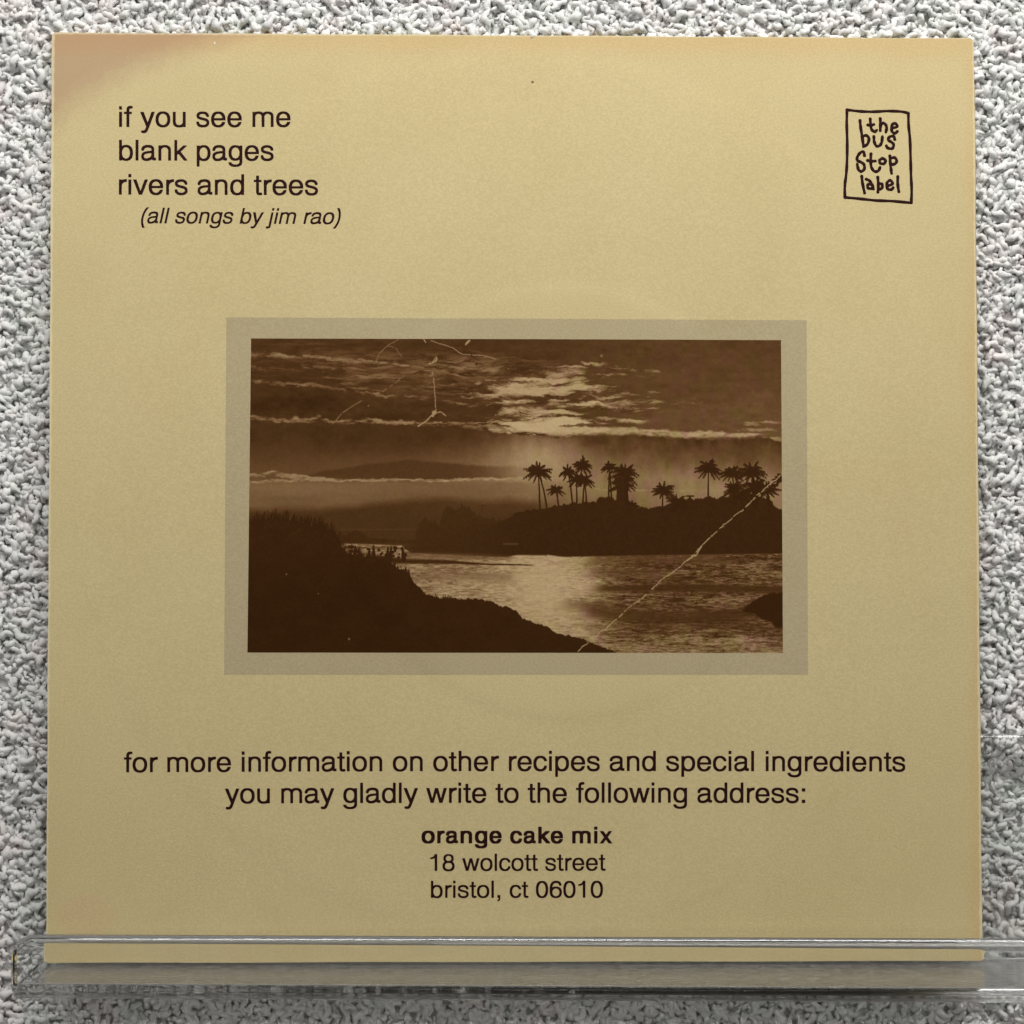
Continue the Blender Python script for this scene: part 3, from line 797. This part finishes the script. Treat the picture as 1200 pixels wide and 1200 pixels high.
k_.b.inputs['Roughness'].default_value = .58; k_.b.inputs['Specular IOR Level'].default_value = .06
k_.bump(fb, .35, .0001)
o = patch('printed_photograph', [(294.5, 396.8), (915.0, 398.8), (917.2, 765.0), (290.2, 764.6)], 0.000026, k_.m, 120, 80, uv=True)
o['label'] = 'sepia print of palm trees by a river under a bright evening sky'


# ------------------------------------------------------------------ lettering
# Every letter is drawn as filled shapes and pen strokes on a fine grid (units: 1/1000 of the type size)
# and its outline is then traced; the forms are those of a plain neo-grotesque sans serif.
G0X, G0Y, GW, GH, GD = -60, -240, 1000, 1020, 2.5
_gx = G0X + GD * (np.arange(int(GW / GD)) + .5)
_gy = G0Y + GD * (np.arange(int(GH / GD)) + .5)
X_, Y_ = np.meshgrid(_gx, _gy)
def bx(x0, y0, x1, y1): return (X_ >= x0) & (X_ <= x1) & (Y_ >= y0) & (Y_ <= y1)
def E_(cx, cy, rx, ry, n=2.28): return (np.abs((X_ - cx) / rx) ** n + np.abs((Y_ - cy) / ry) ** n) <= 1
def PG(*p):
    ins = np.zeros(X_.shape, bool)
    for (ax, ay), (bx_, by) in zip(p, p[1:] + p[:1]):
        if ay == by: continue
        c = ((ay > Y_) != (by > Y_)) & (X_ < (bx_ - ax) * (Y_ - ay) / (by - ay) + ax)
        ins ^= c
    return ins
def ST(w, start, *segs):
    """pen stroke of width w (or (w0,w1)) through a start point, then line (2 numbers) or cubic (6 numbers) pieces; butt ends"""
    pts = [start]
    for s in segs:
        if len(s) == 2:
            a = pts[-1]; pts += [(a[0] + (s[0] - a[0]) * t, a[1] + (s[1] - a[1]) * t) for t in np.linspace(0, 1, 5)[1:]]
        else:
            a = pts[-1]
            for t in np.linspace(0, 1, 15)[1:]:
                k = 1 - t
                pts.append(tuple(k**3 * a[i] + 3 * k*k*t * s[i] + 3 * k*t*t * s[2 + i] + t**3 * s[4 + i] for i in (0, 1)))
    P = np.array(pts, float)
    w0, w1 = (w, w) if np.isscalar(w) else w
    W_ = np.linspace(w0, w1, len(P)) / 2
    T = np.gradient(P, axis=0); T /= np.linalg.norm(T, axis=1)[:, None]
    N = np.c_[-T[:, 1], T[:, 0]]
    A = P + N * W_[:, None]; B = P - N * W_[:, None]
    m = np.zeros(X_.shape, bool)
    for i in range(len(P) - 1):
        m |= PG(tuple(A[i]), tuple(A[i+1]), tuple(B[i+1]), tuple(B[i]))
        if i: m |= (X_ - P[i, 0]) ** 2 + (Y_ - P[i, 1]) ** 2 <= (W_[i] - .5) ** 2
    return m
def bowl(mir=None, cy=262, ry=276):
    m = E_(290, cy, 227, ry) & ~E_(286, cy, 145, ry - 70)
    m &= X_ > 62
    return m
def mirror(m, s):                                # x -> s - x
    xi = np.round((s - _gx - G0X) / GD - .5).astype(int)
    ok = (xi >= 0) & (xi < len(_gx))
    o = np.zeros_like(m); o[:, ok] = m[:, xi[ok]]
    return o
def arch(x0, x1, w=82, top=538, cy=345, th=72):
    cx = (x0 + x1) / 2; rx = (x1 - x0) / 2
    m = E_(cx + 2, cy, rx - 2, top - cy) & ~E_(cx, cy, rx - w, top - cy - th) & (Y_ >= cy)
    return m | bx(x1 - w, 0, x1, cy)
def glyph(ch):
    if ch == 'a':
        m = ST((80, 84), (80, 366), (84, 455, 150, 501, 258, 501), (372, 501, 430, 462, 430, 380), (430, 112), (430, 62, 448, 47, 480, 47), (530, 50))
        m |= ST((66, 82), (425, 330), (410, 288, 330, 300, 225, 282), (125, 262, 78, 225, 78, 148), (78, 70, 125, 24, 205, 24), (320, 24, 430, 92, 430, 215))
        return m & (X_ < 530) & (Y_ > -15)
    if ch == 'b': return bx(58, 0, 138, 718) | bowl()
    if ch == 'c': return E_(262, 262, 232, 276) & ~E_(267, 262, 150, 204) & ~(bx(262, 186, 600, 352)) & (X_ < 478)
    if ch == 'd': return mirror(bx(58, 0, 138, 718) | bowl(), 557)
    if ch == 'e': return (E_(278, 262, 238, 276) & ~(E_(278, 262, 152, 206) & ~bx(60, 232, 500, 300)) & ~(bx(278, 168, 600, 232) & ~bx(0, 232, 600, 300))) 
    if ch == 'f': return ST(80, (138, 0), (138, 590), (138, 665, 170, 692, 222, 692), (262, 689)) | bx(14, 457, 262, 523)
    if ch == 'g':
        m = mirror(bowl(cy=268, ry=270), 557) | bx(419, -60, 499, 523)
        t = E_(268, -48, 231, 172) & ~E_(268, -48, 151, 102) & (Y_ < -46)
        return m | (t & ~bx(0, -68, 200, 0))
    if ch == 'h': return bx(76, 0, 158, 718) | arch(76, 491)
    if ch == 'i': return bx(67, 0, 151, 523) | bx(67, 612, 151, 718)
    if ch == 'j': return ST(84, (109, 523), (109, -105), (109, -160, 82, -175, 40, -175), (-16, -172)) | bx(67, 612, 151, 718)
    if ch == 'k': return bx(67, 0, 147, 718) | PG((140, 195), (140, 302), (374, 523), (482, 523)) | PG((190, 262), (252, 322), (501, 0), (403, 0))
    if ch == 'l': return bx(67, 0, 151, 718)
    if ch == 'm': return bx(65, 0, 145, 523) | arch(65, 457, 80, cy=355) | arch(377, 769, 80, cy=355)
    if ch == 'n': return bx(76, 0, 157, 523) | arch(76, 491)
    if ch == 'o': return E_(278, 262, 243, 276) & ~E_(278, 262, 157, 205)
    if ch == 'p': return bx(58, -207, 138, 523) | bowl()
    if ch == 'r': return bx(77, 0, 158, 523) | (E_(330, 300, 250, 238) & ~E_(330, 300, 172, 150) & (X_ < 332) & (Y_ > 300))
    if ch == 's': return ST(76, (416, 374), (410, 455, 345, 500, 245, 500), (150, 500, 80, 462, 80, 392), (80, 320, 150, 303, 245, 280), (345, 257, 425, 235, 425, 150), (425, 62, 350, 23, 250, 23), (140, 23, 76, 75, 72, 168))
    if ch == 't': return ST(80, (133, 669), (133, 120), (133, 55, 152, 31, 200, 31), (257, 35)) | bx(14, 457, 257, 523)
    if ch == 'u':
        m = E_(278, 180, 208, 196) & ~E_(280, 180, 129, 124) & (Y_ <= 180)
        return m | bx(68, 180, 150, 523) | bx(407, 0, 489, 523)
    if ch == 'v': return PG((8, 523), (103, 523), (250, 92), (400, 523), (492, 523), (296, 0), (203, 0))
    if ch == 'w': return PG((14, 523), (108, 523), (213, 115), (316, 523), (408, 523), (512, 115), (617, 523), (709, 523), (558, 0), (465, 0), (361, 405), (257, 0), (165, 0))
    if ch == 'x': return PG((11, 523), (116, 523), (490, 0), (385, 0)) | PG((385, 523), (480, 523), (106, 0), (11, 0))
    if ch == 'y': return PG((11, 523), (108, 523), (272, 85), (220, 0)) | ST((84, 78), (445, 523), (258, 5), (222, -105, 196, -178, 128, -178), (62, -170)) & (Y_ < 523) | PG((398, 523), (489, 523), (440, 390), (350, 390))
    if ch == '0': return E_(278, 342, 241, 361, 2.35) & ~E_(278, 342, 154, 288, 2.2)
    if ch == '1': return bx(273, 0, 359, 703) | (ST((62, 62), (101, 531), (190, 534, 270, 560, 308, 703)) & (X_ < 359) & (Y_ < 703))
    if ch == '6':
        m = E_(283, 222, 236, 241) & ~E_(286, 220, 150, 168)
        return m | ST((80, 84), (468, 520), (452, 628, 385, 667, 300, 667), (150, 667, 80, 560, 80, 330), (80, 220))
    if ch == '8': return (E_(278, 520, 203, 183) & ~E_(278, 522, 122, 116)) | (E_(278, 198, 241, 217) & ~E_(278, 200, 155, 146))
    if ch == ',': return bx(87, 0, 191, 106) | PG((140, 5), (191, 5), (191, -20), (178, -90), (140, -135), (87, -147), (87, -108), (125, -85), (140, -45))
    if ch == ':': return bx(87, 0, 191, 106) | bx(87, 410, 191, 516)
    if ch == '(': return ST((76, 76), (275, 745), (70, 500, 70, 25, 275, -219)) & (Y_ < 733) & (Y_ > -207)
    if ch == ')': return mirror(glyph('('), 333)
ADV = dict(zip('abcdefghijklmnoprstuvwxy', (556, 556, 500, 556, 556, 278, 556, 556, 222, 222, 500, 222, 833, 556, 556, 556, 333, 500, 278, 556, 500, 722, 500, 500)))
ADV.update({' ': 278, ',': 278, ':': 278, '(': 333, ')': 333, '0': 556, '1': 556, '6': 556, '8': 556})
BADV = dict(zip('aceigkmnorx ', (556, 556, 556, 278, 611, 556, 889, 611, 611, 389, 556, 278)))
BBOX = {'a': (29, -14, 527, 546), 'c': (34, -14, 524, 546), 'e': (23, -14, 528, 546), 'i': (69, 0, 209, 725), 'g': (40, -217, 553, 546), 'k': (69, 0, 562, 718),
        'm': (64, 0, 826, 546), 'n': (65, 0, 546, 546), 'o': (34, -14, 578, 546), 'r': (64, 0, 373, 546), 'x': (15, 0, 541, 532)}

def contour(m):
    """trace the 0.5 level of a binary glyph, softened by one cell -> list of closed loops"""
    f = m.astype(float)
    f = f[:f.shape[0] // 2 * 2, :f.shape[1] // 2 * 2].reshape(f.shape[0] // 2, 2, -1, 2).mean((1, 3))
    f = np.pad(f, 2)
    f = (f * 4 + np.roll(f, 1, 0) + np.roll(f, -1, 0) + np.roll(f, 1, 1) + np.roll(f, -1, 1)) / 8
    b = f > .5
    g = 2 * GD
    key = (b[:-1, :-1] * 1 + b[:-1, 1:] * 2 + b[1:, 1:] * 4 + b[1:, :-1] * 8)
    TAB = {1: [(3, 0)], 2: [(0, 1)], 3: [(3, 1)], 4: [(1, 2)], 5: [(3, 2), (1, 0)], 6: [(0, 2)], 7: [(3, 2)], 8: [(2, 3)], 9: [(2, 0)], 10: [(0, 3), (2, 1)], 11: [(2, 1)], 12: [(1, 3)], 13: [(1, 0)], 14: [(0, 3)]}
    nxt, pos = {}, {}
    for j, i in zip(*np.nonzero((key > 0) & (key < 15))):
        def node(e):
            if e == 0: k, a, c = ('h', j, i), (j, i), (j, i + 1)
            elif e == 2: k, a, c = ('h', j + 1, i), (j + 1, i), (j + 1, i + 1)
            elif e == 3: k, a, c = ('v', j, i), (j, i), (j + 1, i)
            else: k, a, c = ('v', j, i + 1), (j, i + 1), (j + 1, i + 1)
            fa, fc = f[a], f[c]; t = (.5 - fa) / (fc - fa)
            y = a[0] + (c[0] - a[0]) * t; x = a[1] + (c[1] - a[1]) * t
            pos[k] = (G0X + (x - 2 + .5) * g, G0Y + (y - 2 + .5) * g)
            return k
        for a, c in TAB[int(key[j, i])]:
            nxt[node(a)] = node(c)
    loops = []
    while nxt:
        k0, k = next(iter(nxt.items())); lp = [k0]; del nxt[k0]
        while k != k0 and k in nxt:
            lp.append(k); k = nxt.pop(k)
        P = np.array([pos[q] for q in lp])
        # drop points that lie on the straight (tolerance well under a hundredth of the type size)
        keep = [0]
        for i in range(1, len(P)):
            a = P[keep[-1]]; j2 = (i + 1) % len(P); d = P[j2] - a; L = np.hypot(*d)
            seg = P[keep[-1]:i + 1]
            if L > 1e-6 and np.max(np.abs(d[0] * (seg[:, 1] - a[1]) - d[1] * (seg[:, 0] - a[0])) / L) < 0.9 and L < 1500: continue
            keep.append(i)
        if len(keep) > 2: loops.append(P[keep])
    return loops
_gc = {}
def letter(ch, bold=False):
    if (ch, bold) in _gc: return _gc[ch, bold]
    m = glyph(ch)
    def dil(q, kx, ky):
        o = q.copy()
        for s in range(1, kx + 1): o |= np.roll(q, s, 1) | np.roll(q, -s, 1)
        q2 = o.copy()
        for s in range(1, ky + 1): q2 |= np.roll(o, s, 0) | np.roll(o, -s, 0)
        return q2
    if bold:
        if ch == 'x': m = PG((-5, 523), (150, 523), (506, 0), (351, 0)) | PG((351, 523), (496, 523), (140, 0), (-5, 0))
        else: m = dil(m, 13, 8)
    else: m = dil(m, 4, 3)                       # ink spread
    L = contour(m)
    if bold:
        A = np.vstack(L); a, b = A.min(0), A.max(0); x0, y0, x1, y1 = BBOX[ch]
        L = [np.c_[x0 + (l[:, 0] - a[0]) / (b[0] - a[0]) * (x1 - x0), y0 + (l[:, 1] - a[1]) / (b[1] - a[1]) * (y1 - y0)] for l in L]
    _gc[ch, bold] = L
    return L

def text_line(text, x0, y0, x1, y1, size, bold=False, italic=False, bow=0.0):
    """x0,y0 / x1,y1: ink start and end on the baseline, photograph px; size: type size in px"""
    adv = BADV if bold else ADV
    loops = []; pen_x = 0
    for ch in text:
        if ch != ' ':
            for l in letter(ch, bold): loops.append(l + np.array([pen_x, 0]))
        pen_x += adv[ch]
    A = np.vstack(loops)
    if italic:
        loops = [np.c_[l[:, 0] + l[:, 1] * .213, l[:, 1]] for l in loops]; A = np.vstack(loops)
    a, b = A[:, 0].min(), A[:, 0].max()
    sx = (x1 - x0) / (b - a)
    cu = bpy.data.curves.new('t', 'CURVE'); cu.dimensions = '2D'; cu.fill_mode = 'BOTH'; cu.extrude = 0.5
    for l in loops:
        sp = cu.splines.new('POLY'); sp.points.add(len(l) - 1); sp.use_cyclic_u = True
        sp.points.foreach_set('co', np.c_[l / 100.0, np.zeros(len(l)), np.ones(len(l))].ravel())
    tmp = bpy.data.objects.new('t', cu); COL.objects.link(tmp)
    me = bpy.data.meshes.new_from_object(tmp.evaluated_get(bpy.context.evaluated_depsgraph_get()))
    bpy.data.objects.remove(tmp)
    n = len(me.vertices); co = np.zeros(n * 3); me.vertices.foreach_get('co', co); co = co.reshape(-1, 3)
    tx = (co[:, 0] * 100 - a) / (b - a)
    X = x0 + tx * (x1 - x0)
    Y = y0 + tx * (y1 - y0) - co[:, 1] * 100 * size / 1000 + bow * 4 * tx * (1 - tx)
    uv = SA(np.c_[X, Y])
    up = 0.000018 * (co[:, 2] + .5) + 0.000004
    me.vertices.foreach_set('co', np.c_[uv[:, 0], -relief(uv[:, 0], uv[:, 1]) - up, uv[:, 1]].ravel())
    me.polygons.foreach_set('use_smooth', [False] * len(me.polygons))
    me.materials.clear(); me.materials.append(M_INK); me.update()
    o = link(bpy.data.objects.new('text_line', me), SLEEVE)
    o['label'] = ('bold ' if bold else 'slanted ' if italic else '') + 'printed line reading ' + text.strip('()')
    print('line', text, 'horizontal type size', round(sx * 1000, 1), 'vertical', size)
    return o
text_line('if you see me', 139.6, 148.6, 340.6, 148.8, 33.2)
text_line('blank pages', 139.6, 187.9, 320.8, 188.4, 33.2)
text_line('rivers and trees', 139.4, 227.9, 372.8, 228.8, 33.2)
text_line('(all songs by jim rao)', 165.3, 261.6, 399.6, 262.8, 25.2, italic=True)
text_line('for more information on other recipes and special ingredients', 145.3, 904.8, 1060.8, 903.9, 32.6, bow=-1.2)
text_line('you may gladly write to the following address:', 263.8, 941.2, 943.5, 940.6, 32.6, bow=-.6)
text_line('orange cake mix', 494.0, 988.0, 717.6, 988.2, 27.4, bold=True)
text_line('18 wolcott street', 504.2, 1020.2, 709.8, 1019.8, 27.6)
text_line('bristol, ct 06010', 505.0, 1051.8, 706.6, 1051.4, 27.6)


# ---- hand-drawn emblem, top right: pen strokes with round ends
def pen(name, strokes, width, parent, y_up=0.00004):
    """strokes in px of a 960x1200 enlargement of the photo region x 970..1090, y 110..260"""
    cu = bpy.data.curves.new(name, 'CURVE'); cu.dimensions = '3D'
    cu.bevel_depth = 1.0; cu.bevel_resolution = 3; cu.use_fill_caps = True
    for pts in strokes:
        pts = [(p[0] / 8 + 970, p[1] / 8 + 110) for p in pts]
        P = np.array(pts, float)
        if len(P) > 2:                            # smooth the hand's path
            out = []
            Q = np.vstack([2 * P[0] - P[1], P, 2 * P[-1] - P[-2]])
            for i in range(1, len(Q) - 2):
                for t in np.linspace(0, 1, 7)[:-1]:
                    out.append(.5 * ((2 * Q[i]) + (Q[i+1] - Q[i-1]) * t + (2*Q[i-1] - 5*Q[i] + 4*Q[i+1] - Q[i+2]) * t*t + (-Q[i-1] + 3*Q[i] - 3*Q[i+1] + Q[i+2]) * t**3))
            out.append(P[-1]); P = np.array(out)
        L = SA(P) / PX
        d0 = L[0] - L[1]; d1 = L[-1] - L[-2]
        d0 /= max(np.linalg.norm(d0), 1e-6); d1 /= max(np.linalg.norm(d1), 1e-6)
        L = np.vstack([L[0] + d0 * width * .5, L[0] + d0 * width * .3, L, L[-1] + d1 * width * .3, L[-1] + d1 * width * .5])
        rad = np.full(len(L), width / 2)
        rad = rad * (1 + 0.10 * np.sin(np.arange(len(L)) * .9))
        rad[0] = rad[-1] = width * .12; rad[1] *= .8; rad[-2] *= .8
        sp = cu.splines.new('POLY'); sp.points.add(len(L) - 1)
        for q, (a, b), r_ in zip(sp.points, L, rad):
            q.co = (a, 0, b, 1); q.radius = r_
    tmp = bpy.data.objects.new('tmp', cu); COL.objects.link(tmp)
    dg = bpy.context.evaluated_depsgraph_get()
    me = bpy.data.meshes.new_from_object(tmp.evaluated_get(dg))
    bpy.data.objects.remove(tmp)
    n = len(me.vertices); co = np.zeros(n * 3); me.vertices.foreach_get('co', co); co = co.reshape(-1, 3)
    co[:, 0] *= PX; co[:, 2] *= PX
    co[:, 1] = co[:, 1] / (width / 2) * y_up - relief(co[:, 0], co[:, 2])
    me.vertices.foreach_set('co', co.ravel())
    me.materials.clear(); me.materials.append(M_INK)
    me.update()
    return link(bpy.data.objects.new(name, me), parent)

FRAME = [[(180, 150), (178, 300), (182, 450), (180, 640), (172, 760), (160, 860), (160, 972)],
         [(180, 150), (300, 164), (420, 168), (560, 162), (680, 166), (755, 180)],
         [(755, 180), (758, 300), (770, 420), (776, 600), (780, 760), (786, 900), (783, 1022)],
         [(160, 972), (300, 984), (450, 1000), (600, 1006), (783, 1022)]]
emblem = pen('emblem', FRAME, 3.7, SLEEVE)
emblem['label'] = 'hand-drawn upright box with the words the bus stop label inside'
WORDS = {
    'the': [[(398, 235), (402, 290), (412, 335), (440, 355), (458, 342)], [(375, 292), (400, 298), (430, 288)],
            [(492, 232), (494, 290), (492, 345)], [(494, 300), (515, 275), (540, 285), (552, 320), (545, 358)],
            [(602, 322), (648, 308), (640, 282), (612, 280), (598, 315), (604, 355), (632, 370), (652, 352)]],
    'bus': [[(302, 250), (308, 310), (322, 400), (335, 492)], [(322, 402), (360, 390), (386, 420), (372, 470), (335, 496)],
            [(432, 400), (436, 450), (455, 488), (485, 486), (505, 455), (512, 402)],
            [(628, 428), (618, 398), (578, 404), (568, 432), (600, 455), (618, 480), (602, 514), (560, 506), (550, 488)]],
    'stop': [[(345, 580), (335, 545), (305, 552), (278, 590), (278, 625), (310, 640), (340, 665), (342, 705), (315, 728), (288, 710), (276, 660)],
             [(405, 562), (402, 630), (410, 690), (440, 728), (475, 720), (490, 690)], [(372, 625), (410, 632), (445, 630)],
             [(512, 605), (488, 620), (488, 645), (512, 658), (538, 645), (538, 618), (512, 605)],
             [(582, 582), (586, 640), (592, 700), (598, 745)], [(586, 605), (625, 598), (646, 625), (632, 655), (594, 665)]],
    'label': [[(318, 772), (326, 840), (345, 930)], [(360, 800), (390, 815), (415, 850), (428, 892)], [(410, 850), (378, 850), (375, 880), (405, 890), (424, 880)],
              [(468, 780), (474, 850), (470, 922)], [(474, 840), (505, 845), (512, 870), (498, 892), (474, 892)],
              [(555, 865), (605, 845), (590, 812), (562, 825), (552, 860), (566, 895), (602, 895), (612, 880)],
              [(656, 776), (656, 850), (666, 918)]]}
for w, st in WORDS.items():
    o = pen('emblem_word', st, 3.85, emblem)
    o['label'] = 'hand-lettered word ' + w + ' inside the emblem box'
